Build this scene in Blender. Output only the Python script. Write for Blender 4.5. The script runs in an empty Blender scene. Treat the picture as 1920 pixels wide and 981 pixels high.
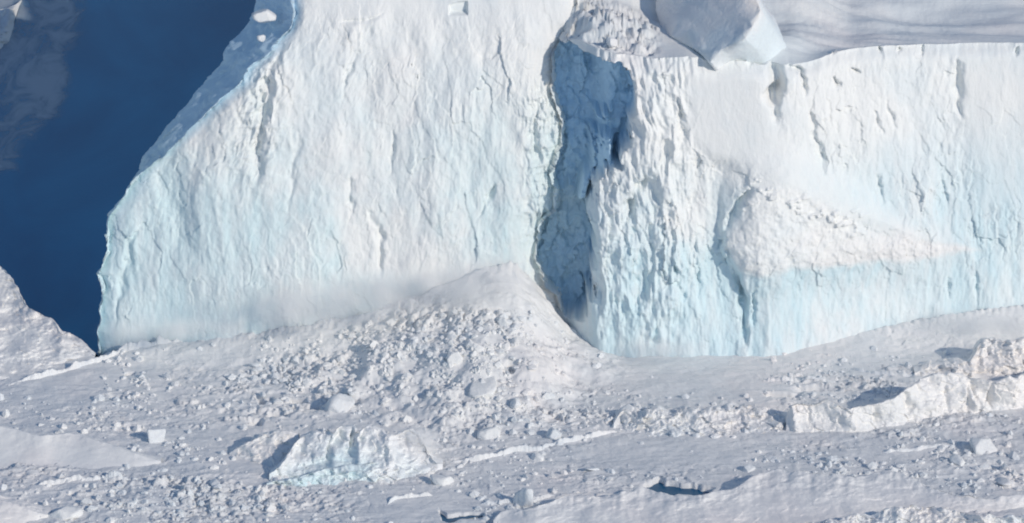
import bpy, math, random
import numpy as np
rng = np.random.RandomState(7); random.seed(7)
R = math.radians
# ------------------------------------------------------------------ camera, sky, sun
PHI = R(20); DIST = 700.0; F = 8235.0; AIM = 14.5
CAM = np.array([0.0, -DIST*math.cos(PHI), AIM+DIST*math.sin(PHI)])
FW = np.array([0, math.cos(PHI), -math.sin(PHI)]); UP = np.array([0, math.sin(PHI), math.cos(PHI)])
scene = bpy.context.scene
cd = bpy.data.cameras.new('camera'); cam = bpy.data.objects.new('camera', cd)
scene.collection.objects.link(cam); scene.camera = cam
cd.sensor_width = 36; cd.lens = 36*F/1920; cd.clip_start = 1; cd.clip_end = 30000
cam.location = CAM; cam.rotation_euler = (R(90)-PHI, 0, 0)
SUN_AZ, SUN_EL = 48, 25          # degrees to the right of the direction back to the camera
w = bpy.data.worlds.new('World'); scene.world = w; w.use_nodes = True
nt = w.node_tree; bg = nt.nodes['Background']
sky = nt.nodes.new('ShaderNodeTexSky'); sky.sky_type = 'NISHITA'; sky.sun_disc = False
sky.sun_elevation = R(SUN_EL); sky.altitude = 300; sky.air_density = 1.0; sky.dust_density = 0.1; sky.ozone_density = 2.5
sd = np.array([math.sin(R(SUN_AZ))*math.cos(R(SUN_EL)), -math.cos(R(SUN_AZ))*math.cos(R(SUN_EL)), math.sin(R(SUN_EL))])
sky.sun_rotation = math.atan2(sd[0], sd[1])
nt.links.new(sky.outputs[0], bg.inputs[0]); bg.inputs[1].default_value = 0.15
sl = bpy.data.lights.new('sun', 'SUN'); sl.energy = 3.2; sl.angle = R(0.5); sl.color = (1.0, 0.90, 0.78)
so = bpy.data.objects.new('sun', sl); scene.collection.objects.link(so)
import mathutils
so.rotation_euler = mathutils.Vector(sd).to_track_quat('Z', 'Y').to_euler(); so.location = (200, -200, 300)
vs = scene.view_settings; vs.view_transform = 'Standard'; vs.look = 'None'; vs.gamma = 1; vs.use_curve_mapping = False
vs.exposure = -0.44
scene.cycles.max_bounces = 9; scene.cycles.diffuse_bounces = 3; scene.cycles.use_denoising = True
scene.cycles.transparent_max_bounces = 8; scene.cycles.filter_width = 2.0

# ------------------------------------------------------------------ geometry helpers
def ray(px, py):
    px = np.asarray(px, float); py = np.asarray(py, float)
    a = (px-960)/F; b = (490.5-py)/F
    return a, FW[1]+b*UP[1], FW[2]+b*UP[2]
def G(px, py, z=0.0):
    a, dy, dz = ray(px, py); t = (z-CAM[2])/dz
    return CAM[0]+a*t, CAM[1]+dy*t
def PL(px, py, Y):
    a, dy, dz = ray(px, py); t = (Y-CAM[1])/dy
    return a*t, CAM[2]+dz*t
def proj(x, y, z):
    dx, dy, dz = x-CAM[0], y-CAM[1], z-CAM[2]
    d = dy*FW[1]+dz*FW[2]; u = dy*UP[1]+dz*UP[2]
    return 960+F*dx/d, 490.5-F*u/d
def hsh(i, j, k, s):
    n = (i*374761393 + j*668265263 + k*2147483647 + s*1274126177) & 0xffffffff
    n = ((n ^ (n >> 13)) * 1274126177) & 0xffffffff
    n = ((n ^ (n >> 16)) * 2246822519) & 0xffffffff
    return ((n ^ (n >> 15)) & 0xffff)/65535.0*2-1
def vn(x, y, z=0.0, s=0):
    x, y, z = np.broadcast_arrays(np.asarray(x, float), np.asarray(y, float), np.asarray(z, float))
    x = x+1000.13; y = y+1000.37; z = z+1000.71
    xi = np.floor(x).astype(np.int64); yi = np.floor(y).astype(np.int64); zi = np.floor(z).astype(np.int64)
    u = x-xi; v = y-yi; t = z-zi
    u = u*u*u*(u*(u*6-15)+10); v = v*v*v*(v*(v*6-15)+10); t = t*t*t*(t*(t*6-15)+10)
    def L(a, b, q): return a+(b-a)*q
    c = [hsh(xi+a, yi+b, zi+c_, s) for c_ in (0, 1) for b in (0, 1) for a in (0, 1)]
    return L(L(L(c[0], c[1], u), L(c[2], c[3], u), v), L(L(c[4], c[5], u), L(c[6], c[7], u), v), t)
def fbm(x, y, z=0.0, o=4, s=0, g=0.5):
    r = 0; a = 1; f = 1; n = 0
    for i in range(o):
        r = r+a*vn(x*f, y*f, z*f, s+i*17); n += a; a *= g; f *= 2.03
    return r/n*1.4
def ridged(x, y, z=0.0, o=3, s=0):
    r = 0; a = 1; f = 1; n = 0
    for i in range(o):
        r = r+a*(1-2.2*np.abs(vn(x*f, y*f, z*f, s+i*13))); n += a; a *= 0.5; f *= 2.1
    return r/n
def ss(a, b, x):
    t = np.clip((x-a)/(b-a), 0, 1); return t*t*(3-2*t)
def facet(x, y, s=0, tilt=1.0, crack=0.0):
    """broken-plate relief: every cell is a plane with its own height and tilt"""
    x, y = np.broadcast_arrays(np.asarray(x, float), np.asarray(y, float)); xi = np.floor(x).astype(np.int64); yi = np.floor(y).astype(np.int64)
    f1 = np.full(x.shape, 9.0); f2 = f1.copy(); h = np.zeros(x.shape)
    for i in (-1, 0, 1):
        for j in (-1, 0, 1):
            a, b = xi+i+5000, yi+j+5000; z0 = np.zeros_like(a)
            cx = xi+i+0.5+0.45*hsh(a, b, z0, s+1); cy = yi+j+0.5+0.45*hsh(a, b, z0, s+2)
            dx, dy = x-cx, y-cy; d = np.hypot(dx, dy); hh = hsh(a, b, z0, s+3)*0.5+tilt*(hsh(a, b, z0, s+4)*dx+hsh(a, b, z0, s+5)*dy)
            m = d < f1; f2 = np.where(m, f1, np.minimum(f2, d)); h = np.where(m, hh, h); f1 = np.where(m, d, f1)
    return h-crack*ss(0.16, 0.0, f2-f1)
def interp(pts, x, k=0, v=1):
    p = sorted(pts); return np.interp(x, [q[k] for q in p], [q[v] for q in p])
def polysd(px, py, poly):
    """signed distance to a polygon, positive inside"""
    px = np.asarray(px, float); py = np.asarray(py, float)
    d = np.full(px.shape, 1e9); ins = np.zeros(px.shape, bool); n = len(poly)
    for i in range(n):
        x0, y0 = poly[i]; x1, y1 = poly[(i+1) % n]
        ex, ey = x1-x0, y1-y0; t = np.clip(((px-x0)*ex+(py-y0)*ey)/(ex*ex+ey*ey+1e-9), 0, 1)
        d = np.minimum(d, np.hypot(px-x0-t*ex, py-y0-t*ey))
        c = ((y0 > py) != (y1 > py)) & (px < (x1-x0)*(py-y0)/((y1-y0) if y1 != y0 else 1e-9)+x0)
        ins ^= c
    return np.where(ins, d, -d)
def linesd(px, py, line):
    d = np.full(np.shape(px), 1e9)
    for i in range(len(line)-1):
        x0, y0 = line[i]; x1, y1 = line[i+1]
        ex, ey = x1-x0, y1-y0; t = np.clip(((px-x0)*ex+(py-y0)*ey)/(ex*ex+ey*ey+1e-9), 0, 1)
        d = np.minimum(d, np.hypot(px-x0-t*ex, py-y0-t*ey))
    return d
def groove(px, py, line, wd, dp, seed=0):
    """a crack that tapers at both ends and wanders"""
    best = np.full(np.shape(px), 1e9); T = np.zeros(np.shape(px)); L = [math.hypot(line[i+1][0]-line[i][0], line[i+1][1]-line[i][1]) for i in range(len(line)-1)]
    tot = sum(L); acc = 0
    wx = px+wd*0.9*vn(px/(wd*3), py/(wd*4), 0, seed+900)+wd*0.5*vn(px/wd, py/(wd*1.4), 0, seed+901)
    for i in range(len(line)-1):
        x0, y0 = line[i]; x1, y1 = line[i+1]; ex, ey = x1-x0, y1-y0
        t = np.clip(((wx-x0)*ex+(py-y0)*ey)/(ex*ex+ey*ey+1e-9), 0, 1); d = np.hypot(wx-x0-t*ex, py-y0-t*ey)
        m = d < best; best = np.where(m, d, best); T = np.where(m, (acc+t*L[i])/tot, T); acc += L[i]
    k = np.sqrt(np.clip(np.sin(np.pi*np.clip(T*0.92+0.05, 0, 1)), 0, 1))*(0.75+0.5*vn(T*7, 0*T, 0, seed+902))
    return dp*k*np.exp(-(best/(wd*(0.45+0.6*k)))**2)
def gsm(a, n):
    """gaussian smoothing of a 1-D list, n samples wide"""
    n = max(1, n); k = np.exp(-(np.arange(-3*int(n)-1, 3*int(n)+2)/n)**2/2); k /= k.sum(); h = len(k)//2
    return np.convolve(np.pad(a, h, mode='reflect', reflect_type='odd') if len(a) > h else np.pad(a, h, mode='edge'), k, mode='valid')
def link(o, parent=None):
    scene.collection.objects.link(o)
    if parent: o.parent = parent
    return o
def tag(o, label=None, cat=None, group=None, kind=None):
    if label: o['label'] = label
    if cat: o['category'] = cat
    if group: o['group'] = group
    if kind: o['kind'] = kind
    return o
def mesh_np(name, V, Fq, m, smooth=True, parent=None, origin=True):
    V = np.asarray(V, float)
    c = np.zeros(3)
    if origin and parent is None:
        c = np.array([V[:, 0].mean(), V[:, 1].mean(), V[:, 2].min()])
    me = bpy.data.meshes.new(name)
    Fq = np.asarray(Fq, np.int32); k = Fq.shape[1]
    me.vertices.add(len(V)); me.vertices.foreach_set('co', (V-c).astype(np.float32).ravel())
    me.loops.add(Fq.size); me.loops.foreach_set('vertex_index', Fq.ravel())
    me.polygons.add(len(Fq)); me.polygons.foreach_set('loop_start', np.arange(0, Fq.size, k, dtype=np.int32))
    me.polygons.foreach_set('loop_total', np.full(len(Fq), k, np.int32))
    me.polygons.foreach_set('use_smooth', np.full(len(Fq), smooth, bool))
    me.update(calc_edges=True); me.validate(); me.materials.append(m)
    o = bpy.data.objects.new(name, me); o.location = c
    return link(o, parent)
def grid_faces(nr, nc, flip=False):
    i = np.arange(nr-1)[:, None]*nc+np.arange(nc-1)[None, :]
    f = np.stack([i, i+1, i+nc+1, i+nc], -1).reshape(-1, 4)
    return f[:, ::-1] if flip else f

# ------------------------------------------------------------------ materials
def snow_mat(name, col, col2, blue=None, blue_z=(0, 30), blue_amt=0.0, bump=0.5, bscale=1.2, rough=0.65, streak=False, dirt=0.0, warm=0.6):
    m = bpy.data.materials.new(name); m.use_nodes = True; t = m.node_tree; N = t.nodes; Lk = t.links.new
    b = N['Principled BSDF']; b.inputs['Roughness'].default_value = rough; b.inputs['IOR'].default_value = 1.31
    b.inputs['Specular IOR Level'].default_value = 0.3
    g = N.new('ShaderNodeNewGeometry')
    def noise(scale, detail, vec=None, sc=None):
        n = N.new('ShaderNodeTexNoise'); n.inputs['Scale'].default_value = scale; n.inputs['Detail'].default_value = detail
        n.inputs['Roughness'].default_value = 0.6
        v = g.outputs['Position']
        if sc:
            mp = N.new('ShaderNodeMapping'); mp.inputs['Scale'].default_value = sc; Lk(v, mp.inputs[0]); v = mp.outputs[0]
        Lk(v, n.inputs['Vector']); return n.outputs['Fac']
    def rng_(x, a, b_, c=0, d=1):
        r = N.new('ShaderNodeMapRange'); r.inputs[1].default_value = a; r.inputs[2].default_value = b_
        r.inputs[3].default_value = c; r.inputs[4].default_value = d; r.interpolation_type = 'SMOOTHSTEP'; Lk(x, r.inputs[0]); return r.outputs[0]
    def mul(a, b_, op='MULTIPLY'):
        q = N.new('ShaderNodeMath'); q.operation = op
        for k, s in ((0, a), (1, b_)):
            if isinstance(s, (int, float)): q.inputs[k].default_value = s
            else: Lk(s, q.inputs[k])
        return q.outputs[0]
    def mix(f, a, b_):
        q = N.new('ShaderNodeMix'); q.data_type = 'RGBA'
        if isinstance(f, (int, float)): q.inputs[0].default_value = f
        else: Lk(f, q.inputs[0])
        for k, s in ((6, a), (7, b_)):
            if isinstance(s, tuple): q.inputs[k].default_value = (*s, 1)
            else: Lk(s, q.inputs[k])
        return q.outputs[2]
    c = mix(rng_(noise(0.05, 5), 0.42, 0.6), col, col2)
    c = mix(mul(rng_(noise(0.035, 4, sc=(1, 1, 1.3)), 0.50, 0.66), warm), c, (0.87, 0.825, 0.805))
    at = N.new('ShaderNodeAttribute'); at.attribute_name = 'shade_blue'
    c = mix(at.outputs['Fac'], c, (0.50, 0.71, 0.88))  # painted shade: masked ice takes a bluer, darker base colour
    if blue:
        sep = N.new('ShaderNodeSeparateXYZ'); Lk(g.outputs['Position'], sep.inputs[0])
        zf = rng_(sep.outputs[2], blue_z[0], blue_z[1], 1, 0)
        lo = rng_(noise(1.0, 5, sc=(0.045, 0.045, 0.03)), 0.33, 0.58)
        st = rng_(noise(1.0, 5, sc=(0.5, 0.5, 0.06)), 0.3, 0.7, 0.55, 1.0)
        f = mul(mul(mul(zf, lo), st), blue_amt)
        a2 = N.new('ShaderNodeAttribute'); a2.attribute_name = 'old_snow'; f = mul(f, mul(1.0, a2.outputs['Fac'], 'SUBTRACT'))
        c = mix(f, c, blue)
    if dirt:
        c = mix(mul(rng_(noise(0.45, 6), 0.55, 0.72), dirt), c, (0.52, 0.50, 0.49))
    Lk(c, b.inputs['Base Color'])
    n1 = noise(bscale, 6); bp = N.new('ShaderNodeBump'); bp.inputs['Strength'].default_value = bump; bp.inputs['Distance'].default_value = 0.25
    h = n1
    if streak:
        h = mul(mul(noise(1.0, 5, sc=(1.3, 1.3, 0.45)), 1.4), n1, 'ADD')
    Lk(h, bp.inputs['Height']); Lk(bp.outputs[0], b.inputs['Normal'])
    return m
M_CLIFF = snow_mat('glacier_ice', (0.85, 0.855, 0.84), (0.79, 0.825, 0.83), (0.64, 0.79, 0.82), (20, 56), 1.0, 0.26, 0.7, streak=True)
M_CLIFF_R = snow_mat('glacier_ice_fluted', (0.85, 0.855, 0.84), (0.79, 0.825, 0.83), (0.63, 0.79, 0.84), (15, 38), 1.0, 0.30, 0.7, streak=True)
M_SNOW = snow_mat('wind_packed_snow', (0.86, 0.845, 0.83), (0.82, 0.82, 0.815), bump=0.22, bscale=0.8)
M_ICE = snow_mat('sea_ice_snow', (0.84, 0.835, 0.825), (0.77, 0.78, 0.785), bump=0.6, bscale=1.1)
M_BLOCK = snow_mat('calved_ice', (0.87, 0.87, 0.87), (0.76, 0.83, 0.86), (0.55, 0.78, 0.84), (-1, 6), 0.6, 0.7, 1.3)
M_BOULDER = snow_mat('ice_boulder_surface', (0.86, 0.86, 0.85), (0.77, 0.80, 0.82), bump=0.7, bscale=2.0)
M_PLAT = snow_mat('plateau_snow', (0.74, 0.75, 0.77), (0.68, 0.70, 0.73), bump=0.15, bscale=0.5)

def water_mat():
    m = bpy.data.materials.new('sea_water'); m.use_nodes = True; t = m.node_tree; N = t.nodes; Lk = t.links.new
    b = N['Principled BSDF']; b.inputs['Roughness'].default_value = 0.28; b.inputs['IOR'].default_value = 1.333
    b.inputs['Specular IOR Level'].default_value = 0.16
    g = N.new('ShaderNodeNewGeometry')
    n = N.new('ShaderNodeTexNoise'); n.inputs['Scale'].default_value = 0.022; n.inputs['Detail'].default_value = 7; n.inputs['Distortion'].default_value = 0.8
    mpw = N.new('ShaderNodeMapping'); mpw.inputs['Scale'].default_value = (1.6, 0.55, 1); mpw.inputs['Rotation'].default_value = (0, 0, 0.5); Lk(g.outputs['Position'], mpw.inputs[0]); Lk(mpw.outputs[0], n.inputs['Vector'])
    r = N.new('ShaderNodeValToRGB'); r.color_ramp.elements[0].position = 0.35; r.color_ramp.elements[1].position = 0.68
    r.color_ramp.elements[0].color = (0.000, 0.145, 0.31, 1); r.color_ramp.elements[1].color = (0.008, 0.25, 0.46, 1)
    Lk(n.outputs['Fac'], r.inputs[0]); Lk(r.outputs[0], b.inputs['Base Color'])
    n2 = N.new('ShaderNodeTexNoise'); n2.inputs['Scale'].default_value = 1.4; n2.inputs['Detail'].default_value = 4; Lk(g.outputs['Position'], n2.inputs['Vector'])
    bp = N.new('ShaderNodeBump'); bp.inputs['Strength'].default_value = 0.15; bp.inputs['Distance'].default_value = 0.1
    Lk(n2.outputs['Fac'], bp.inputs['Height']); Lk(bp.outputs[0], b.inputs['Normal'])
    return m
M_WATER = water_mat()
def slush_mat():
    m = bpy.data.materials.new('thin_slush_ice'); m.use_nodes = True; t = m.node_tree; N = t.nodes; Lk = t.links.new
    b = N['Principled BSDF']; b.inputs['Roughness'].default_value = 0.6; b.inputs['Base Color'].default_value = (0.62, 0.66, 0.70, 1)
    b.inputs['Specular IOR Level'].default_value = 0.2
    a = N.new('ShaderNodeAttribute'); a.attribute_name = 'cover'
    g = N.new('ShaderNodeNewGeometry')
    n = N.new('ShaderNodeTexNoise'); n.inputs['Scale'].default_value = 0.09; n.inputs['Detail'].default_value = 9; n.inputs['Roughness'].default_value = 0.62
    n.inputs['Distortion'].default_value = 1.2
    mp = N.new('ShaderNodeMapping'); mp.inputs['Scale'].default_value = (1.7, 0.6, 1); mp.inputs['Rotation'].default_value = (0, 0, 0.5)
    Lk(g.outputs['Position'], mp.inputs[0]); Lk(mp.outputs[0], n.inputs['Vector'])
    q = N.new('ShaderNodeMath'); q.operation = 'ADD'; Lk(a.outputs['Fac'], q.inputs[0]); Lk(n.outputs['Fac'], q.inputs[1])
    r = N.new('ShaderNodeMapRange'); r.interpolation_type = 'SMOOTHSTEP'; r.inputs[1].default_value = 0.70; r.inputs[2].default_value = 1.14
    r.inputs[3].default_value = 0; r.inputs[4].default_value = 0.75
    Lk(q.outputs[0], r.inputs[0]); Lk(r.outputs[0], b.inputs['Alpha'])
    return m
M_SLUSH = slush_mat()

# ------------------------------------------------------------------ cliff foot lines
def PX(px): return (px-960)*0.085
_sx = np.arange(-140, 200, 0.5)
def _foot(ps, ys): return gsm(np.interp(_sx, [PX(p) for p in ps], ys), 9)
_FL = _foot([185, 400, 700, 1000, 1100], [-1.0, -2.5, -1.5, 1.5, 3.5])
_FR = gsm(np.interp(_sx, [PX(p) for p in [930, 1060, 1110, 1290, 1450, 1560, 1750, 1920, 2300, 2700]], [9.0, 3.0, -5.5, -5.0, -4.0, 0.0, 6.0, 9.0, 14.0, 18]), 5)
def yfL(x): return np.interp(x, _sx, _FL)     # foot of the left headland
def yfR(x): return np.interp(x, _sx, _FR)     # foot of the right cliff

# ------------------------------------------------------------------ sea ice (ground sheet)
def coords(a, b, step, out, n):
    mid = np.arange(a, b, step)
    k = np.linspace(0, 1, n)[1:]**3
    return np.concatenate([a-(out*k)[::-1], mid, b+out*k])
gx = coords(-96, 96, 0.17, 4000, 26); gy = coords(-92, 30, 0.19, 4000, 26)
TALUS = []; TALUS0 = []
for (_p, _h) in ((250, .8), (330, 1.4), (400, 2.2), (470, 3.0), (550, 4.4), (600, 5.0), (650, 5.8), (700, 6.6), (760, 7.6), (810, 9.2), (850, 10.8), (880, 12.0), (910, 13.0), (940, 13.9), (962, 14.0), (980, 12.8), (1000, 10.3), (1020, 8.0), (1040, 5.4), (1060, 3.2), (1080, 1.4),
                 (1560, .8), (1640, 2.0), (1700, 2.6), (1760, 3.0), (1820, 3.4), (1880, 3.6), (1940, 3.8), (2010, 3.8)):
    TALUS0.append((_p, _h))
for _p in np.arange(250, 1081, 12).tolist()+np.arange(1560, 2080, 14).tolist():
    _x = (_p-960)*0.085; _h = float(interp([q for q in TALUS0 if (q[0] < 1100) == (_p < 1100)], _p))
    TALUS.append((_x, float(yfL(_x)) if _p < 985 else (float(np.interp(_p, [985, 1080], [1.0, -5.0])) if _p < 1100 else float(yfR(_x))), _h))
WATER_POLY = [(-1200, 300), (-500, 520), (-60, 560), (60, 640), (110, 656), (150, 664), (183, 668), (215, 655), (260, 610), (600, 420), (600, -1500), (-1500, -1500)]
LEADS = [[(1212, 909), (1236, 900), (1250, 907), (1300, 911), (1338, 920), (1320, 928), (1240, 927), (1216, 917)],
         [(822, 958), (838, 966), (880, 960), (903, 961), (905, 967), (862, 972), (846, 980), (830, 976)]]
def ground_h(x, y):
    px, py = proj(x, y, 0.0)
    wx = px+14*fbm(x/6, y/6, s=5); wy = py+9*fbm(x/6, y/6, s=6)
    h = 0.35*fbm(x/14, y/9, s=1)+0.16*fbm(x/3.5, y/2.2, s=2)
    # rubble roughness, strong on the talus and rubble belts, weak on the smooth pans
    rough = np.full(np.shape(x), 0.30)
    for (cx, cy, sx, sy, a) in ((560, 740, 170, 60, 0.9), (850, 650, 230, 85, 1.0), (240, 735, 60, 40, 0.5), (1000, 800, 220, 50, 0.5),
                                (1750, 850, 220, 70, 0.6), (1650, 720, 160, 30, 0.7), (300, 930, 360, 55, 0.8), (1250, 780, 160, 20, 0.8)):
        rough = rough+a*np.exp(-((px-cx)/sx)**2-((py-cy)/sy)**2)
    for (cx, cy, sx, sy) in ((1290, 700, 170, 40), (1260, 845, 170, 34), (790, 945, 120, 30), (150, 705, 130, 38), (1680, 855, 80, 25), (460, 860, 60, 30)):
        rough = rough*(1-0.92*np.exp(-((px-cx)/sx)**4-((py-cy)/sy)**4))
    r = ridged(x/2.6, y/2.0, 0, 3, 9)
    belt = rough*ss(-0.25, 0.45, fbm(x/8+y/14, y/4.5, s=12))
    fa = x+0.5*fbm(x/1.5, y/1.5, s=13); fb_ = y+0.5*fbm(x/1.5, y/1.5, s=14)
    h = h+0.35*rough*np.maximum(r-0.1, -0.15)+belt*(0.78*np.maximum(facet(fa/2.6, fb_/1.9, 600, 1.0, 0.45), -0.35)+0.42*facet(fa/0.95, fb_/0.85, 610, 0.9, 0.3))
    # flat-lying sastrugi
    h = h+0.04*ridged(x/7+y/16, y/1.8, 0, 2, 21)
    # talus against the cliffs
    tal = np.zeros(np.shape(x)); m = (np.abs(y) < 75) & (np.abs(x) < 120)
    xm, ym = x[m], y[m]; acc = np.zeros(xm.shape)
    wob = 1+0.13*fbm(xm/5, ym/5, s=31); sx_ = xm+0.8*fbm(xm/4, ym/4, s=32)
    for (tx, ty, th) in TALUS:
        dx = sx_-tx; dy = ym-ty
        dd = np.sqrt((dx*np.where((dx > 0) & (tx > -9) & (tx < 15), 3.2, 1))**2+(dy*np.where(dy > 0, 2.2, 1))**2)*wob
        Lc = max(8, th*2.7); acc = np.maximum(acc, th*np.clip(1-dd/Lc, 0, 1)**1.25)
    tal[m] = acc
    h = h+tal
    for (cx, cy, sx, sy, dp) in ((562, 752, 14, 5, 2.2), (470, 792, 12, 4, 1.8), (512, 778, 18, 4, 1.4), (952, 738, 10, 4, 2.0), (590, 762, 9, 4, 1.4), (484, 752, 6, 8, 1.5), (640, 642, 16, 3, 1.2), (1160, 776, 8, 5, 1.8), (1270, 778, 12, 4, 1.6), (990, 960, 12, 4, 1.5), (812, 893, 10, 4, 1.5), (640, 605, 12, 4, 1.0), (1468, 742, 30, 5, 1.8), (1530, 732, 40, 4, 1.5), (1866, 708, 34, 4, 1.5), (240, 700, 8, 4, 1.2), (216, 742, 10, 4, 1.2), (1440, 965, 30, 4, 1.2)):
        h = h-dp*np.exp(-((wx-cx)/sx)**4-((wy-cy)/sy)**4)
    # leads: slots where the sea shows
    for L_ in LEADS:
        sdv = polysd(wx, wy, L_) if True else 0
        h = h-2.0*ss(-2, 2, polysd(px+5*fbm(x/2, y/2, s=41), py+3*fbm(x/2, y/2, s=42), L_))
    far = polysd(wx, wy, WATER_POLY)
    h = h-5.5*ss(-6, 8, far)
    h = h-3.0*ss(35, 80, y)*0
    return h
X, Y = np.meshgrid(gx, gy); H = ground_h(X, Y)
mesh_np('sea_ice', np.stack([X, Y, H], -1).reshape(-1, 3), grid_faces(len(gy), len(gx)), M_ICE, origin=False)
tag(bpy.data.objects['sea_ice'], kind='structure')
def gh(x, y):
    i = int(np.clip(np.searchsorted(gx, x)-1, 0, len(gx)-2)); j = int(np.clip(np.searchsorted(gy, y)-1, 0, len(gy)-2))
    a = (x-gx[i])/(gx[i+1]-gx[i]); b = (y-gy[j])/(gy[j+1]-gy[j])
    return float((H[j, i]*(1-a)+H[j, i+1]*a)*(1-b)+(H[j+1, i]*(1-a)+H[j+1, i+1]*a)*b)
SEA = -1.5
W = 9000
mesh_np('sea_water', [(-W, -W, SEA), (W, -W, SEA), (W, W, SEA), (-W, W, SEA)], [(0, 1, 2, 3)], M_WATER, False, origin=False)
tag(bpy.data.objects['sea_water'], kind='structure')

M_LEAD = bpy.data.materials.new('lead_water'); M_LEAD.use_nodes = True
M_LEAD.node_tree.nodes['Principled BSDF'].inputs['Base Color'].default_value = (0.010, 0.105, 0.215, 1); M_LEAD.node_tree.nodes['Principled BSDF'].inputs['Roughness'].default_value = 0.3
M_LEAD.node_tree.nodes['Principled BSDF'].inputs['Specular IOR Level'].default_value = 0.2
def pool(pts, z, name='lead_water'):
    cx = sum(p[0] for p in pts)/len(pts); cy = sum(p[1] for p in pts)/len(pts)
    V = [(float(x), float(y), z) for x, y in (G(cx+(p[0]-cx)*1.15, cy+(p[1]-cy)*1.7, z) for p in pts)]
    x, y = G(cx, cy, z); V.append((float(x), float(y), z)); n = len(pts)
    tag(mesh_np(name, V, [(i, (i+1) % n, n) for i in range(n)], M_LEAD, False, origin=False), kind='structure')
pool(LEADS[0], -0.55); pool(LEADS[1], -0.55)

# ------------------------------------------------------------------ left headland
RIDGE = [(183, 665), (184, 640), (190, 560), (198, 450), (212, 395), (235, 365), (270, 312), (340, 250), (395, 200), (450, 155), (480, 118), (530, 66), (548, 25), (556, -40)]
RIGHT = [(1105, 670), (1075, 640), (1030, 560), (1004, 500), (1006, 440), (1036, 405), (1038, 330), (1052, 280), (1056, 240), (1036, 190), (1034, 120), (1050, 85), (1080, 50), (1085, -40)]
def cliffL():
    zt = 60.0
    nz = 440; zs = np.linspace(-4, zt, nz)
    # px of ridge at height z (taking the plane y ~ lean)
    lean = lambda z: 0.16*np.maximum(z, 0)+0.010*np.maximum(z-36, 0)**2
    def edge(pts):
        xs = []; zz = []
        for p in pts:
            yy = 0.0
            for _ in range(4):
                x, z = PL(p[0], p[1], yy); yy = lean(z)
            xs.append(float(x)); zz.append(float(z))
        i = np.argsort(zz); return np.interp(zs, np.array(zz)[i], np.array(xs)[i])
    xl = edge(RIDGE)+0.5*fbm(zs/3, 0*zs, s=3); xr = edge(RIGHT)+0.9*fbm(zs/2.5, 0*zs+5, s=4)
    nA, nB, nC = 90, 560, 90
    ua = np.linspace(1, 0, nA, endpoint=False); ub = np.linspace(0, 1, nB); uc = np.linspace(0, 1, nC+1)[1:]
    Xs = np.zeros((nz, nA+nB+nC)); Ys = np.zeros_like(Xs); Zs = np.repeat(zs[:, None], Xs.shape[1], 1)
    k = np.clip((zs/56-0.42)/0.58, 0, 1)[:, None]
    # left return: first leg back-left, then away to the back
    leg1x, leg1y = -7.0*k**1.1, 1.0+17*k
    t = ua[None, :]
    a1 = np.clip(t/0.5, 0, 1); a2 = np.clip((t-0.5)/0.5, 0, 1)**2
    Yl = (yfL(xl)+lean(zs))[:, None]
    Xs[:, :nA] = xl[:, None]+leg1x*a1+18*a2; Ys[:, :nA] = Yl+leg1y*a1+70*a2
    XB = xl[:, None]+(xr-xl)[:, None]*ub[None, :]
    Xs[:, nA:nA+nB] = XB; Ys[:, nA:nA+nB] = yfL(XB)+lean(zs)[:, None]
    Yr = (yfL(xr)+lean(zs))[:, None]; t = uc[None, :]
    Xs[:, nA+nB:] = xr[:, None]+1.2*np.sin(np.clip(t*6, 0, 1)*1.57)-4*t; Ys[:, nA+nB:] = Yr+70*t**1.6+3*np.clip(t*6, 0, 1)
    # edge rounding
    dl = XB-xl[:, None]; dr = xr[:, None]-XB
    Ys[:, nA:nA+nB] += 1.6*np.exp(-dl/1.5)+2.0*np.exp(-dr/1.2)
    # relief
    S = slice(None)
    x, y, z = Xs, Ys, Zs; px, py = proj(x, y, z)
    q = x+0.10*z*np.sin(x/19)+1.5*fbm(x/14, z/14, y/14, s=50)
    rel = 1.3*fbm(q/11, z/30, y/12, 3, 51)+0.30*fbm(q/3.2, z/8, y/4, 4, 52)+0.16*ridged(q/1.6, z/5, y/3, 3, 53)*ss(-0.5, 0.6, fbm(x/9, z/10, s=54)+0.15)
    rel = rel+0.07*fbm(x/0.7, z/1.1, y/0.9, 3, 55)
    qa = x+0.9*fbm(x/2, z/3, s=501)+0.18*z; qb = z+0.9*fbm(x/2, z/3, s=502)
    patch = 0.35+0.65*ss(-0.25, 0.45, fbm(x/9, z/9, s=503))
    rel = rel+patch*(0.34*facet(qa/3.6, qb/9.5, 510, 1.0)+0.13*facet(qa/1.3, qb/2.8, 520, 1.0)+0.06*facet(qa/0.6, qb/0.95, 530, 1.0))
    # rougher shoulder near the recess and along the far left
    rough = np.exp(-((px-1020)/38)**2)*ss(120, 200, py)+0.9*np.exp(-((px-(500-(py-60)*0.1))/45)**2)*ss(420, 200, py)
    rel = rel+rough*(1.0*ridged(q/1.3, z/2.6, y/2, 3, 56))
    for ln, wd, dp in (([(520, 100), (500, 150), (488, 230), (482, 330)], 9, 1.6), ([(737, 250), (732, 330)], 4, 0.9), ([(668, 105), (645, 150), (640, 200)], 5, 0.8),
                       ([(925, 345), (900, 405)], 5, 1.0), ([(1008, 200), (1000, 250), (1003, 300)], 5, 1.4), ([(690, 400), (712, 430), (716, 520)], 6, 0.9), ([(660, 330), (656, 420)], 5, 0.7),
                       ([(640, 40), (690, 38), (720, 25)], 4, 0.8), ([(250, 440), (232, 520), (212, 610)], 7, 0.8), ([(560, 250), (545, 330), (540, 400)], 7, 0.6),
                       ([(545, 20), (535, 60), (520, 78)], 12, 1.8)):
        rel = rel-groove(px, py, ln, wd, dp, int(ln[0][0]))
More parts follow.
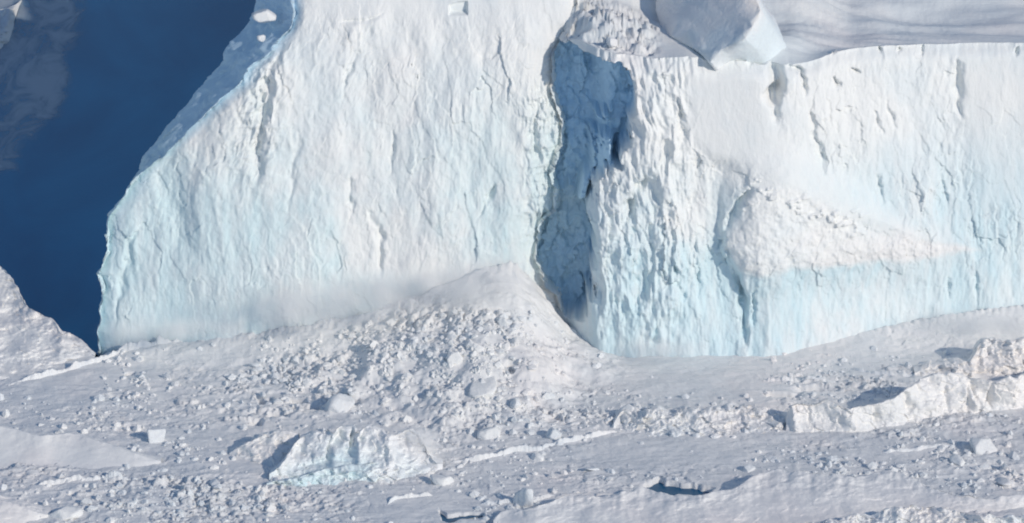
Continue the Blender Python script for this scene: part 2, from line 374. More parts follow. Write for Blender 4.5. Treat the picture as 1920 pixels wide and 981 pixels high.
    # square hollow near the rim
    rel = rel-3.0*ss(-2, 3, polysd(px, py, [(842, 10), (858, 4), (876, 3), (876, 28), (842, 28)]))
    # snow-smoothed top and powder foot
    sm = 1-0.75*ss(70, 0, py)*ss(560, 620, px)
    sm = sm*(1-0.7*np.exp(-((py-interp([(180, 640), (400, 590), (600, 545), (850, 520), (980, 470)], px))/28)**2))
    rel = rel*sm
    Ys2 = Ys-rel; Xs2 = Xs.copy()
    # left return pushes sideways
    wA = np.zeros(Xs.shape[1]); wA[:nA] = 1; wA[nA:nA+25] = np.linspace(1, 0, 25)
    Ys2 = Ys2*(1-wA)+(Ys-rel*0.3)*wA; Xs2 = Xs2-wA*(rel*0.45+0.8*fbm(Ys/3.5, z/3.5, s=540)+0.35*facet(Ys/2.5, z/3, 541))
    wC = np.zeros(Xs.shape[1]); wC[nA+nB:] = 1; Xs2 = Xs2+wC*rel*0.6
    # cap: rim loop pulled to the back
    nc = 120; rim = np.stack([Xs2[-1], Ys2[-1], Zs[-1]], -1)
    n = Xs.shape[1]; u = np.linspace(0, 1, n)[:, None]
    e0, e1 = rim[0], rim[-1]; back = e0*(1-u)+e1*u
    rows = []
    for i in range(1, nc+1):
        s_ = (i/nc)**1.6; p = rim*(1-s_)+back*s_
        dist = np.hypot(p[:, 0]-rim[:, 0], p[:, 1]-rim[:, 1])
        p[:, 2] = rim[:, 2]+5.0*ss(0, 22, dist)+1.2*fbm(p[:, 0]/18, p[:, 1]/12, s=60)*ss(0, 10, dist)+0.3*fbm(p[:, 0]/3, p[:, 1]/3, s=61)*ss(0, 2, dist)
        rows.append(p)
    V = np.concatenate([np.stack([Xs2, Ys2, Zs], -1).reshape(-1, 3), np.concatenate(rows)])
    o = mesh_np('ice_cliff', V, grid_faces(nz+nc, n), M_CLIFF)
    av = np.zeros(len(V)); av[:nz*n] = np.repeat(wA[None, :], nz, 0).ravel()*0.8  # shade of the left return, painted into its colour
    at = o.data.attributes.new('shade_blue', 'FLOAT', 'POINT'); at.data.foreach_set('value', av.astype(np.float32))
    return tag(o, 'tall white ice cliff headland with pale blue streaks rising beside the dark blue water', 'ice cliff')
cliff_left = cliffL()

# ------------------------------------------------------------------ right cliff
RIM_R = [(900, 40), (1000, 60), (1040, 84), (1080, 74), (1130, 92), (1180, 102), (1230, 106), (1290, 102), (1340, 124), (1375, 112), (1420, 122), (1470, 122), (1510, 116), (1560, 96), (1640, 86), (1750, 84), (1920, 79), (2100, 74), (2700, 60)]
RECESS = [(1020, 60), (1060, 84), (1100, 96), (1140, 108), (1182, 122), (1188, 190), (1187, 265), (1168, 292), (1158, 325), (1140, 318), (1118, 345), (1116, 365), (1100, 395), (1116, 440), (1114, 540), (1102, 600), (1062, 600), (1040, 575), (985, 620), (900, 600), (900, 60)]
LEDGE = [(1354, 462), (1362, 430), (1385, 400), (1392, 362), (1420, 335), (1480, 330), (1560, 372), (1640, 418), (1760, 446), (1840, 470), (1760, 486), (1600, 492), (1480, 500), (1420, 512), (1385, 505)]
def cliffR():
    xs = np.concatenate([np.arange(PX(930), PX(2010), 0.14), PX(2010)+np.linspace(0, 1, 40)[1:]**1.5*70])
    nz = 430; vv = np.linspace(0, 1, nz)
    pxr = 960+xs/0.085
    lean = lambda z: 0.13*np.maximum(z, 0)
    zr = np.zeros_like(xs)
    for i, xx in enumerate(xs):
        yy = float(yfR(xx))+7
        for _ in range(4):
            ppx = 960+xx*F/ (DIST+yy*0.94)
            pr = float(interp(RIM_R, ppx)); _, z = PL(ppx, pr, yy); yy = float(yfR(xx))+0.13*float(z)+0.8
        zr[i] = float(z)
    zr = gsm(zr, 7)
    Z = -4+(zr[None, :]+4)*vv[:, None]; Xx = np.repeat(xs[None, :], nz, 0)
    Yy = yfR(Xx)+lean(Z)
    Yy = Yy+1.2*ss(0.94, 1.0, vv)[:, None]**2
    x, y, z = Xx, Yy, Z; px, py = proj(x, y, z)
    fl = fbm(x/9, z/40, s=70)
    q = x+0.08*z*np.sin(x/23+1)+1.2*fbm(x/13, z/13, s=71)
    upper = ss(480, 380, py)
    rel = 1.2*fbm(q/12, z/26, 0, 3, 72)+0.30*fbm(q/3.0, z/10, 0, 4, 73)+0.10*fbm(x/0.7, z/1.6, 0, 3, 75)
    rel = rel+0.22*ridged(q/1.5, z/8, 0, 3, 74)*(0.35+0.65*ss(-0.3, 0.5, fbm(x/10, z/12, s=76)))*(1-0.7*upper*ss(1290, 1320, px))
    # broken fluted pillar right of the recess
    pil = ss(1085, 1130, px)*ss(1345, 1265, px)*ss(700, 540, py-0*px)
    rel = rel+pil*(1.2+1.2*ridged(q/2.4, z/7.5, 0, 3, 77)+0.6*fbm(q/1.2, z/3.2, 0, 3, 78))
    qa = x+0.9*fbm(x/2, z/3, s=551)+0.15*z; qb = z+0.9*fbm(x/2, z/3, s=552)
    patch = (0.3+0.7*ss(-0.2, 0.45, fbm(x/9, z/9, s=553)))*(1+0.8*pil)*(0.5+0.5*ss(230, 140, np.abs(py-330)))
    rel = rel+patch*(0.40*facet(qa/3.0, qb/8, 560, 1.0)+0.20*facet(qa/1.2, qb/3.2, 570, 1.0)+0.09*facet(qa/0.6, qb/1.1, 580, 1.0))
    # smooth snow sheet between pillar and slab
    smooth = ss(-18, 22, polysd(px, py, [(1285, 130), (1440, 120), (1450, 240), (1560, 320), (1720, 440), (1560, 400), (1420, 320), (1330, 300), (1290, 260)]))
    rel = rel*(1-0.88*smooth)+smooth*1.0
    smooth2 = ss(-18, 22, polysd(px, py, [(1810, 100), (2050, 90), (2050, 360), (1850, 380), (1800, 220)]))
    rel = rel*(1-0.75*smooth2)
    # ledge of old snow standing out, sharp on its left and soft along its top
    sdl = polysd(px+5*fbm(x/2.5, z/2.5, s=80), py+5*fbm(x/2.5, z/2.5, s=81), LEDGE)
    amp = np.interp(px, [1350, 1420, 1600, 1850], [2.4, 2.6, 1.9, 0.0])
    rel = rel*(1-0.5*ss(-20, 30, sdl))+1.35*amp*ss(-70, 40, sdl)*ss(1345, 1358, px-0.5*np.maximum(py-462, 0)+4*fbm(x/2, z/2, s=84))+ss(0, 15, sdl)*0.30*fbm(x/1.2, z/1.2, 0, 3, 82)
    rel = rel+0.6*ss(0.15, 0.6, fbm(x/1.3, z/1.0, 0, 3, 87))*np.exp(-((py-interp([(1360, 380), (1420, 345), (1560, 400), (1700, 440)], px))/24)**2)*ss(1370, 1395, px)*ss(1720, 1600, px)
    for ln, wd, dp in (([(1447, 108), (1456, 150), (1455, 222)], 10, 4.0), ([(1418, 84), (1408, 122)], 8, 2.4), ([(1478, 122), (1506, 132), (1512, 175)], 6, 2.0), ([(1518, 212), (1530, 260), (1545, 320)], 5, 1.1), ([(1795, 120), (1800, 160), (1806, 222)], 9, 1.6), ([(1568, 92), (1560, 100)], 3, 1.5),
                       ([(1650, 88), (1652, 98)], 4, 1.4), ([(1686, 88), (1684, 98)], 4, 1.4), ([(1730, 88), (1728, 106)], 4, 1.4), ([(1908, 86), (1905, 104)], 4, 1.4), ([(1562, 146), (1576, 162)], 4, 1.6), ([(1596, 130), (1612, 137)], 3, 1.6),
                       ([(1352, 455), (1378, 512), (1392, 560), (1396, 645)], 7, 2.6), ([(1408, 345), (1372, 400), (1350, 465)], 6, 1.8), ([(1412, 540), (1415, 610)], 4, 1.0), ([(1170, 420), (1182, 380), (1205, 330)], 9, 2.2), ([(1400, 350), (1386, 372)], 5, 1.0), ([(1270, 180), (1280, 260)], 6, 1.4),
                       ([(1066, 610), (1078, 662)], 6, 1.8), ([(1232, 610), (1224, 648)], 6, 1.2), ([(1262, 480), (1280, 560)], 5, 1.2), ([(1305, 440), (1310, 560)], 4, 1.0), ([(1640, 210), (1655, 250)], 4, 0.9), ([(1660, 190), (1680, 240)], 4, 0.8),
                       ([(1648, 330), (1655, 380)], 4, 0.9), ([(1765, 330), (1775, 385)], 4, 0.9), ([(1780, 520), (1782, 560)], 4, 0.8), ([(1830, 510), (1834, 570)], 4, 0.8)):
        rel = rel-groove(px, py, ln, wd, dp, int(ln[0][0]))
    # recess cut back into the wall; a few spurs inside catch the light
    wx = px+15*fbm(x/1.9, z/2.8, 0, 5, 85, 0.55); wy = py+15*fbm(x/1.9, z/2.4, 0, 5, 86, 0.55)
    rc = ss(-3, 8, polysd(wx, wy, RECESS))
    wall = 7.5-5.2*ss(1105, 1150, px)*ss(420, 330, py)+lean(Z)+1.3*fbm(x/5, z/14, s=87)+0.5*fbm(x/1.6, z/2.4, 0, 4, 88)
    wall = wall-0.9*facet((x+0.6*fbm(x, z, s=591))/2.2, (z+0.2*x)/4.5, 590, 1.0)-0.35*facet(x/0.9, z/1.5, 595)
    wall = wall-5.0*ss(-0.3, 0.4, fbm(x/1.3+0.2*z, z/1.8, 0, 3, 598)+0.5*ss(215, 300, py)-0.25)*ss(1100, 1116, px)*ss(1156, 1144, px)*ss(208, 225, py)*ss(350, 330, py)
    wall = wall-8.0*ss(1084, 1094, px+0.25*(py-355))*ss(1112, 1102, px+0.25*(py-355))*ss(325, 345, py)*ss(398, 375, py)
    Yy = (Yy-rel)*(1-rc)+np.maximum(wall, Yy-rel)*rc
    shade_mask = rc.copy(); snowc = np.maximum(ss(-8, 14, sdl), 0.9*np.exp(-((py-interp([(1290, 270), (1420, 330), (1560, 395), (1720, 450), (1900, 480)], px))/38)**2)*ss(1285, 1340, px)*ss(1850, 1700, px))  # first mask paints the recess shade into the wall colour
    # rows of the cap
    nc = 150; rows = []
    rx, ry, rz = Xx[-1], Yy[-1], Z[-1]
    rise = np.interp(pxr, [1000, 1060, 1180, 1230, 1270, 1400, 1500, 1560, 1700], [4.5, 3.8, 3.0, 0.8, 0.3, 0.3, 0.5, 0.2, 0.1])
    rise = gsm(rise, 16)
    ry0 = Yy[-1]; kk = np.exp(-(np.arange(-40, 41)*0.14/2.4)**2); kk /= kk.sum()
    base_y = np.convolve(np.pad(ry0, 40, mode='edge'), kk, mode='valid')
    rz0 = Z[-1]
    for i in range(1, nc+1):
        d = (i/nc)**2.2*260
        yy = ry+(base_y-ry)*ss(0, 4, np.full_like(xs, d))+d
        zz = rz+rise*ss(0, 11, np.full_like(xs, d))*1.0
        p0, _ = proj(xs, yy, zz)
        und = -0.5*np.exp(-((d-6)/3)**2)*ss(1440, 1560, p0)+2.2*ss(24, 36, d+np.interp(p0, [1500, 1950], [6, -4]))+0.25*fbm(xs/9, yy/1.6, s=95)*ss(2, 6, d)+1.8*fbm(xs/30, yy/11, s=90)*ss(4, 20, d)
        # rounded snow shoulder left of the long rim
        und = und-0.25*np.minimum(d, 15)*ss(1480, 1600, p0)+0.05*np.maximum(d-26, 0)
        und = und+1.5*np.exp(-((xs-PX(1465))/4.6)**2-((d-8)/5)**2)-1.2*np.exp(-((xs-PX(1408))/1.6)**2-((d-4)/4)**2)
        rub = ss(1010, 1060, p0)*ss(1250, 1205, p0)*ss(24, 10, d)
        und = und+rub*(0.8*fbm(xs/2.2, yy/2.2, s=91, o=4)+0.7*facet(xs/1.6, yy/1.6, 92)+0.3*facet(xs/.7, yy/.7, 93))*ss(0, 2, d)
        rows.append(np.stack([xs, yy, zz+und], -1))
    V = np.concatenate([np.stack([Xx, Yy, Z], -1).reshape(-1, 3), np.concatenate(rows)])
    n = len(xs); f = grid_faces(nz+nc, n)
    o = mesh_np('ice_cliff', V, f, M_CLIFF_R)
    av = np.zeros(len(V)); av[:shade_mask.size] = shade_mask.ravel()
    at = o.data.attributes.new('shade_blue', 'FLOAT', 'POINT'); at.data.foreach_set('value', av.astype(np.float32))
    sv = np.zeros(len(V)); sv[:shade_mask.size] = snowc.ravel()
    at = o.data.attributes.new('old_snow', 'FLOAT', 'POINT'); at.data.foreach_set('value', sv.astype(np.float32))
    return tag(o, 'long fluted pale blue ice cliff with the shadowed recess and broken pillar on its left', 'ice cliff')
cliff_right = cliffR()

# ------------------------------------------------------------------ banks, ridges and walls of ice on the sea ice
def ridge(name, base, crest, cz, label, cat, mat, topw=3.0, back=6.0, rough=0.35, flute=0.0, crough=0.3, step=0.14, nf=90, group=None, seed=0, concave=1.0, fine=0.1, sink=1.2, parent=None, kind='thing', jag=0.0, grooves=(), wav=0.0, fac=1.0, sm=7):
    """base / crest: lists of (px, py); cz: crest height in metres, a number or a list of (px, height)"""
    p0 = max(base[0][0], crest[0][0]); p1 = min(base[-1][0], crest[-1][0])
    n = max(12, int((p1-p0)*0.085/step)); px = np.linspace(p0, p1, n)
    pb = interp(base, px)+0; pc = interp(crest, px)+0
    jz = -jag*0.085*1.2*fbm(px/30, 0*px, s=seed+7, o=3)
    sm_ = sm/((p1-p0)/n); pb = gsm(pb, sm_); pc = gsm(pc, sm_*0.6)
    hz = np.full(n, float(cz)) if not isinstance(cz, list) else interp(cz, px)
    hz = gsm(hz, sm_)
    bx, by = G(px, pb); cx, cy = G(px, pc, hz); cy = np.maximum(cy, by+0.25)
    rows = []
    nt_, nb_ = 30, 14
    for i in range(nf):
        t = i/(nf-1); rows.append(np.stack([bx+(cx-bx)*t, by+(cy-by)*t**(1/concave), -sink+(hz+sink)*t+jz*t**5], -1))
    for i in range(1, nt_+1):
        t = i/nt_; rows.append(np.stack([cx, cy+topw*t, hz-0.25*t*hz*t+jz*(1-t)], -1))
    for i in range(1, nb_+1):
        t = i/nb_; rows.append(np.stack([cx, cy+topw+back*t, hz*0.75*(1-t)-sink*1.5*t], -1))
    P = np.array(rows); nr = len(rows)
    x, y, z = P[..., 0], P[..., 1], P[..., 2]
    edge = (np.minimum(px-p0, p1-px)*0.085)[None, :]; e = ss(0, 1.5, edge+0*x)
    f = rough*fbm(x/3.2, y/3.2+z/2.6, z/3, 4, 100+seed)+fine*fbm(x/0.7, y/0.7, z/0.7, 3, 101+seed)+fine*0.8*ridged(x/1.1, y/1.1, z/1.0, 2, 102+seed)
    face = np.ones(nr); face[nf:] = 0.35; face = face[:, None]
    f = f+fac*(rough+flute)*(0.8*facet((x+0.4*z)/1.7, (z+0.5*y)/1.5, 620+seed, 1.0)+0.35*facet(x/0.7, (z+0.5*y)/0.6, 630+seed, 1.0))*ss(0, 0.8, z+0.5)
    if wav: f = f+wav*fbm(x/4.5+0.2*z, y/9, 0, 2, 105+seed)*ss(0, 1.5, z)
    if grooves:
        qx, qy = proj(x, y, z)
        for g_ in grooves: f = f-groove(qx, qy, *g_)
    y2 = y-(f+flute*ridged(x/1.8+0.15*z, z/9, 0, 3, 103+seed))*face*e
    z2 = z+(crough*fbm(x/1.6, y/1.6, 0, 4, 104+seed)*ss(0.3, 1, z/np.maximum(hz, 0.3)[None, :])+0.3*f)*e
    x2 = x+0.3*f*e
    o = mesh_np(name, np.stack([x2, y2, z2], -1).reshape(-1, 3), grid_faces(nr, n), mat, parent=parent)
    return tag(o, label, cat, group, kind)

ridge('snow_bank', [(-260, 770), (0, 742), (60, 722), (120, 700), (178, 672)], [(-260, 380), (-60, 455), (0, 500), (22, 520), (48, 568), (62, 585), (100, 600), (112, 622), (140, 632), (178, 668)],
      [(-260, 12), (-60, 8.5), (0, 6.5), (60, 4.2), (100, 3.4), (140, 1.8), (178, 0.3)], 'rough grey snow bank at the left edge, dropping down to the dark blue water', 'snow bank', M_ICE,
      topw=1.5, back=4, rough=0.8, crough=0.4, seed=1, fine=0.10, nf=140, fac=0.35)
ridge('snow_drift', [(-120, 872), (0, 884), (90, 890), (180, 892), (260, 884), (302, 870)], [(-120, 780), (0, 800), (30, 805), (60, 815), (85, 822), (90, 815), (150, 812), (165, 822), (215, 836), (255, 853), (302, 864)],
      [(-120, 4), (0, 3.6), (90, 2.7), (160, 2.5), (215, 1.8), (260, 1.0), (302, 0.3)], 'smooth cream snow drift in the lower left tapering to a point on its right', 'snow drift', M_SNOW,
      topw=1.5, back=4, rough=0.12, crough=0.12, seed=2, fine=0.02, jag=1.0, concave=1.0, fac=0.2, sm=22)
ridge('snow_mound', [(-60, 1010), (0, 1000), (60, 985), (92, 970)], [(-60, 925), (0, 938), (30, 948), (60, 958), (92, 966)], [(-60, 2.5), (0, 2), (60, 1), (92, 0.3)],
      'low cream snow mound cut by the bottom left corner', 'snow mound', M_SNOW, rough=0.15, fine=0.04, seed=3, fac=0.3)
# the calved block with its pale split face
ridge('ice_block', [(505, 905), (560, 908), (620, 912), (700, 908), (770, 900), (830, 880)], [(505, 895), (525, 876), (545, 845), (565, 818), (582, 812), (618, 810), (628, 818), (640, 802), (662, 800), (674, 812), (690, 800), (716, 806), (730, 818), (745, 812), (765, 806), (785, 812), (800, 835), (815, 862), (830, 880)],
      [(505, 0.5), (560, 4.0), (640, 5.2), (720, 5.2), (785, 4.2), (815, 1.6), (830, 0.3)], 'broad white ice block with a split face, in the middle of the rubble', 'ice block', M_BLOCK,
      topw=3, back=3, rough=0.5, crough=0.2, flute=0.10, seed=9, fine=0.07, nf=120, step=0.11, concave=0.9, jag=7, wav=1.3, fac=0.7, sm=3, grooves=(([(575, 812), (560, 850), (548, 880)], 6, 1.0), ([(636, 798), (630, 830), (622, 862)], 8, 2.0), ([(672, 798), (664, 830), (656, 850)], 8, 2.0), ([(684, 800), (676, 840)], 4, 0.8), ([(722, 838), (728, 866)], 7, 1.0), ([(560, 878), (622, 862), (650, 866)], 5, 0.8), ([(760, 800), (766, 850)], 5, 0.6)))
ridge('ice_slab', [(500, 915), (560, 914), (640, 912), (715, 912), (760, 900)], [(500, 908), (545, 898), (610, 880), (660, 872), (700, 868), (735, 868), (760, 885)],
      [(500, .4), (560, 1.2), (650, 2.0), (730, 2.0), (760, .7)], 'low tilted bluish ice slab leaning against the foot of the split block', 'ice slab', M_BLOCK, topw=1.2, back=2, rough=0.5, crough=0.2, flute=0.3, seed=5, fine=0.14, jag=4)
ridge('ice_block', [(430, 868), (470, 880), (520, 886), (560, 884)], [(430, 850), (470, 828), (500, 812), (540, 808), (560, 815)], [(430, .5), (480, 2.6), (530, 3.4), (560, 2.8)],
      'grey weathered ice block just left of the split white block', 'ice block', M_ICE, topw=2, back=3, rough=0.6, crough=0.3, seed=6, fine=0.1)
# rubble ridge and the long low wall on the right
ridge('ice_ridge', [(1150, 812), (1200, 826), (1290, 828), (1400, 824), (1480, 814)], [(1150, 796), (1165, 776), (1185, 770), (1200, 778), (1230, 772), (1262, 782), (1285, 768), (1310, 776), (1345, 768), (1380, 760), (1420, 770), (1480, 780)],
      [(1150, .4), (1200, 1.5), (1290, 1.7), (1400, 1.6), (1480, 1.0)], 'jumbled white ridge of broken ice running left from the low ice wall', 'ice ridge', M_BOULDER, topw=2.2, back=2.5, rough=0.8, crough=0.6, seed=17, fine=0.22, step=0.11, concave=0.7, jag=5, wav=0.8)
ridge('ice_wall', [(1474, 812), (1540, 814), (1620, 808), (1700, 798), (1780, 784), (1850, 772), (1920, 765), (2060, 745)],
      [(1474, 790), (1482, 762), (1500, 757), (1560, 757), (1595, 765), (1640, 762), (1680, 745), (1705, 728), (1725, 712), (1745, 705), (1800, 704), (1830, 712), (1900, 720), (1912, 700), (1960, 690), (2060, 670)],
      [(1474, 1.2), (1484, 3.8), (1560, 4.0), (1640, 3.6), (1700, 4.6), (1750, 5.4), (1850, 4.8), (1920, 5.0), (2060, 5)], 'long low white ice wall with a smooth face, below the right great cliff', 'ice wall', M_SNOW,
      topw=2.0, back=2.0, rough=0.30, crough=0.2, flute=0.08, seed=8, fine=0.05, nf=110, step=0.11, jag=8, wav=1.3, fac=1.0, sm=4, grooves=(([(1640, 764), (1650, 800)], 6, 1.1), ([(1700, 735), (1712, 790)], 7, 1.3), ([(1862, 715), (1858, 765)], 6, 1.0), ([(1520, 760), (1520, 800)], 3, 0.4), ([(1576, 770), (1578, 800)], 3, 0.4), ([(1770, 720), (1776, 770)], 5, 0.7), ([(1812, 722), (1816, 770)], 6, 1.3), ([(1828, 722), (1834, 768)], 5, 1.1), ([(1905, 715), (1910, 750)], 4, 0.8)))
ridge('ice_ridge', [(1715, 712), (1800, 712), (1860, 704), (1920, 702), (2040, 690)], [(1715, 700), (1740, 686), (1800, 680), (1826, 678), (1832, 640), (1850, 636), (1900, 640), (1960, 630), (2040, 620)],
      [(1715, .4), (1800, 1.6), (1826, 1.8), (1834, 4.4), (1900, 4.4), (2040, 4.5)], 'short fluted white ridge at the right edge between low ice wall and great cliff', 'ice ridge', M_SNOW,
      topw=3, back=3, rough=0.5, crough=0.3, flute=0.4, seed=10, fine=0.15, jag=3)
ridge('snow_bank', [(925, 1015), (1100, 1030), (1500, 1040), (1700, 1010), (1780, 985), (1840, 965), (1925, 962), (2060, 955)],
      [(925, 975), (945, 955), (985, 958), (1020, 948), (1048, 935), (1080, 928), (1120, 932), (1180, 922), (1208, 912), (1225, 922), (1260, 930), (1320, 930), (1345, 920), (1380, 915), (1400, 900), (1420, 890), (1450, 880), (1480, 884), (1550, 892), (1600, 896), (1660, 880), (1700, 892), (1740, 912), (1800, 930), (1860, 936), (1925, 930), (2060, 915)],
      [(925, .6), (1000, 1.6), (1300, 2.0), (1440, 2.6), (1660, 2.4), (1740, 1.7), (1860, 1.3), (2060, 1.3)], 'wide pinkish snow bank with a crumbling edge filling the lower right', 'snow bank', M_SNOW,
      topw=1.0, back=1.5, rough=0.4, crough=0.25, seed=12, fine=0.045, nf=170, jag=5, concave=1.15, wav=0.2, fac=0.2, sm=14)
ridge('ice_ridge', [(1290, 1060), (1700, 1030), (1830, 1000), (1925, 1000), (2060, 990)], [(1290, 1010), (1500, 985), (1560, 975), (1640, 962), (1740, 952), (1800, 960), (1850, 978), (1925, 966), (2060, 950)], [(1290, 1.5), (2060, 2.4)],
      'rough broken ice crest cut by the bottom right corner', 'ice ridge', M_BOULDER, topw=1, back=1.5, rough=0.6, crough=0.6, seed=13, fine=0.3, jag=8)
# thin pressure ridges, one raised lip each
def lip(pts, h, wd, label, seed, name='pressure_ridge'):
    n = int(sum(math.hypot(pts[i+1][0]-pts[i][0], 3*(pts[i+1][1]-pts[i][1])) for i in range(len(pts)-1))*0.085/0.12)
    s_ = np.linspace(0, 1, len(pts)); u = np.linspace(0, 1, n)
    px = np.interp(u, s_, [p[0] for p in pts]); py = np.interp(u, s_, [p[1] for p in pts])
    x, y = G(px, py+1.2*fbm(px/22, 0*px, s=seed)); gz = ground_h(x, y)
    tap = ss(0, 0.12, u)*ss(1, 0.88, u); hh = h*tap*(0.65+0.6*fbm(px/16, 0*px, s=seed+1, o=4))
    hh = np.maximum(hh, 0.02)
    rows = []
    for t, k in ((-1, -0.6), (-.7, .25), (-.4, .7), (-.15, .97), (.05, 1.0), (.25, .7), (.6, .1), (1, -0.6)):
        rows.append(np.stack([x, y+wd*t*(0.6+0.4*tap), gz+hh*k*(1 if k > 0 else 0)+(k*0.5 if k < 0 else 0)], -1))
    P = np.array(rows); P[..., 2] += 0.08*fbm(P[..., 0]/0.5, P[..., 1]/0.5, s=seed+2)
    P[..., 1] += 0.15*fbm(P[..., 0]/0.8, P[..., 1]/2, s=seed+3)
    o = mesh_np(name, P.reshape(-1, 3), grid_faces(len(rows), n), M_BOULDER)
    return tag(o, label, 'pressure ridge')
lip([(15, 722), (75, 710), (130, 694), (175, 680), (230, 664), (300, 657), (345, 652), (420, 636), (500, 628), (560, 624)], 1.1, 0.75, 'long thin white pressure ridge curving along the foot of the left headland', 201)
lip([(835, 866), (900, 862), (960, 848), (1010, 842), (1060, 828), (1110, 818), (1165, 808)], 1.0, 0.6, 'thin white pressure ridge slanting up to the right across the rubble in the middle foreground', 211)
lip([(65, 912), (130, 902), (200, 897), (262, 896)], 0.8, 0.6, 'short white pressure ridge just below the cream snow drift', 221)
lip([(726, 944), (745, 936), (780, 932), (812, 928)], 0.7, 0.45, 'short white pressure ridge on the smooth grey ice below the split block', 231)
lip([(1655, 850), (1700, 846), (1750, 842), (1792, 838)], 0.6, 0.5, 'short pale pressure ridge below the low ice wall, left of the blue boulder', 241)
lip([(1430, 716), (1480, 714), (1570, 712)], 0.7, 0.6, 'straight pale pressure ridge behind the left end of the low ice wall', 251)
lip([(900, 945), (950, 940), (1000, 936), (1040, 930)], 0.6, 0.5, 'faint pressure ridge above the left tip of the wide snow bank', 261)
lip([(1590, 690), (1640, 700), (1700, 704), (1745, 700)], 0.5, 0.6, 'low pressure ridge between the great cliff foot and the low ice wall', 271)

# ------------------------------------------------------------------ boulders
def ico(sub):
    import bmesh
    bm = bmesh.new(); bmesh.ops.create_icosphere(bm, subdivisions=sub, radius=1)
    V = np.array([v.co[:] for v in bm.verts]); Fc = np.array([[v.index for v in f.verts] for f in bm.faces]); bm.free(); return V, Fc
ICO = {k: ico(k) for k in (1, 2, 4)}
def chunk(sub, seed, flat=0.75, noise=0.06, planes=11):
    r = np.random.RandomState(seed); V, Fc = ICO[sub]
    N = r.normal(size=(planes, 3)); N /= np.linalg.norm(N, axis=1)[:, None]; D = r.uniform(0.55, 0.95, planes)
    dots = V @ N.T; t = np.where(dots > 0.05, D[None, :]/np.maximum(dots, 0.05), 9).min(1); t = np.minimum(t, 1.15)
    P = V*t[:, None]*np.array([1, r.uniform(0.7, 1), flat])
    if noise: P = P*(1+noise*fbm(P[:, 0]*2.5, P[:, 1]*2.5, P[:, 2]*2.5, 3, seed))[:, None]
    return P, Fc
lib = []
for k in range(14):
    P, Fc = chunk(4 if k < 8 else 2, 300+k, flat=random.uniform(0.55, 0.95), noise=0.07, planes=9)
    me = bpy.data.meshes.new('ice_boulder'); me.from_pydata(P.tolist(), [], Fc.tolist()); me.materials.append(M_BOULDER)
    me.polygons.foreach_set('use_smooth', [k < 8]*len(Fc)); me.update(); lib.append(me)
def surf(px, py):
    """ground point seen at a pixel, following the relief"""
    z = 0.0
    for _ in range(14):
        x, y = G(px, py, z); z = 0.5*z+0.5*gh(x, y)
    return float(x), float(y), z
def boulder(px, py, wpx, k, label, group=None, hk=1.0, sq=1.0):
    x, y, z = surf(px, py)
    o = bpy.data.objects.new('ice_boulder', lib[k]); s_ = wpx*0.085/2
    o.scale = (s_, s_*random.uniform(0.75, 1.0)*sq, s_*hk*random.uniform(0.8, 1.05)); o.rotation_euler = (random.uniform(-.3, .3), random.uniform(-.3, .3), random.uniform(0, 6.28))
    o.location = (x, y, z+s_*0.12*hk)
    link(o); return tag(o, label, 'ice boulder', group)
BIG = [(293, 826, 40, 0, 'white ice boulder sitting above the pointed tip of the cream snow drift'),
       (485, 830, 42, 1, 'round white ice boulder left of the grey weathered block'),
       (158, 812, 18, 2, 'small bright ice lump perched behind the crest of the cream snow drift'),
       (120, 968, 58, 3, 'large white ice boulder near the bottom left corner'),
       (403, 908, 40, 4, 'flat pale ice boulder on grey ice between the drift and the split block'),
       (636, 768, 62, 5, 'large bluish white ice boulder directly behind the split block'),
       (902, 728, 80, 6, 'broad smooth snow covered boulder in the middle of the talus foot'),
       (966, 758, 26, 7, 'squarish white boulder beside a dark hollow in the talus foot'),
       (944, 605, 30, 0, 'bright ice boulder high on the talus near its peak'),
       (852, 672, 36, 1, 'bright ice boulder halfway down the talus'),
       (966, 644, 24, 2, 'small bright ice boulder on the talus right of the halfway boulder'),
       (995, 690, 20, 3, 'small white boulder low on the right flank of the talus'),
       (922, 818, 46, 4, 'pale ice boulder above the slanting pressure ridge'),
       (1040, 818, 38, 5, 'angular ice boulder touching the upper side of the slanting pressure ridge'),
       (1112, 880, 28, 6, 'lone white ice boulder on smooth grey ice below the slanting pressure ridge'),
       (1006, 860, 26, 7, 'white ice boulder just below the middle of the slanting pressure ridge'),
       (830, 905, 44, 0, 'bluish ice boulder with a dark shadow right of the split block'),
       (984, 948, 40, 2, 'pointed white ice boulder at the left tip of the wide snow bank'),
       (1258, 868, 7, 3, 'tiny white ice lump alone on the smooth grey pan'),
       (1404, 882, 22, 5, 'round white ice boulder on the crumbling edge of the wide snow bank'),
       (1446, 862, 24, 6, 'white ice boulder at the right end of the smooth grey pan'),
       (1840, 842, 60, 1, 'blue tinged ice boulder with a dark shadow on its left, below the low ice wall'),
       (1900, 858, 30, 4, 'white ice boulder at the right edge below the low ice wall'),
       (1798, 868, 34, 7, 'white ice boulder left of and below the blue tinged boulder'),
       (1480, 706, 16, 0, 'small dark sided boulder behind the left end of the low ice wall'),
       (1448, 676, 16, 2, 'small boulder at the foot of the great fluted cliff'),
       (1640, 655, 16, 3, 'small lone boulder on the apron under the right half of the great cliff'),
       (1178, 778, 44, 4, 'pale ice boulder with a dark hollow at the left end of the jumbled ridge'),
       (1240, 778, 52, 6, 'broad white ice boulder set in the jumbled ridge'),
       (1286, 774, 34, 1, 'white ice boulder at the middle of the jumbled ridge'),
       (1880, 905, 40, 5, 'flat ice boulder at the right edge above the broken crest')]
for (a, b, c, k, l) in BIG:
    boulder(a, b, c, k, l, hk=1.9 if 'pointed' in l else (0.45 if 'smooth' in l or 'flat' in l else 1.0))
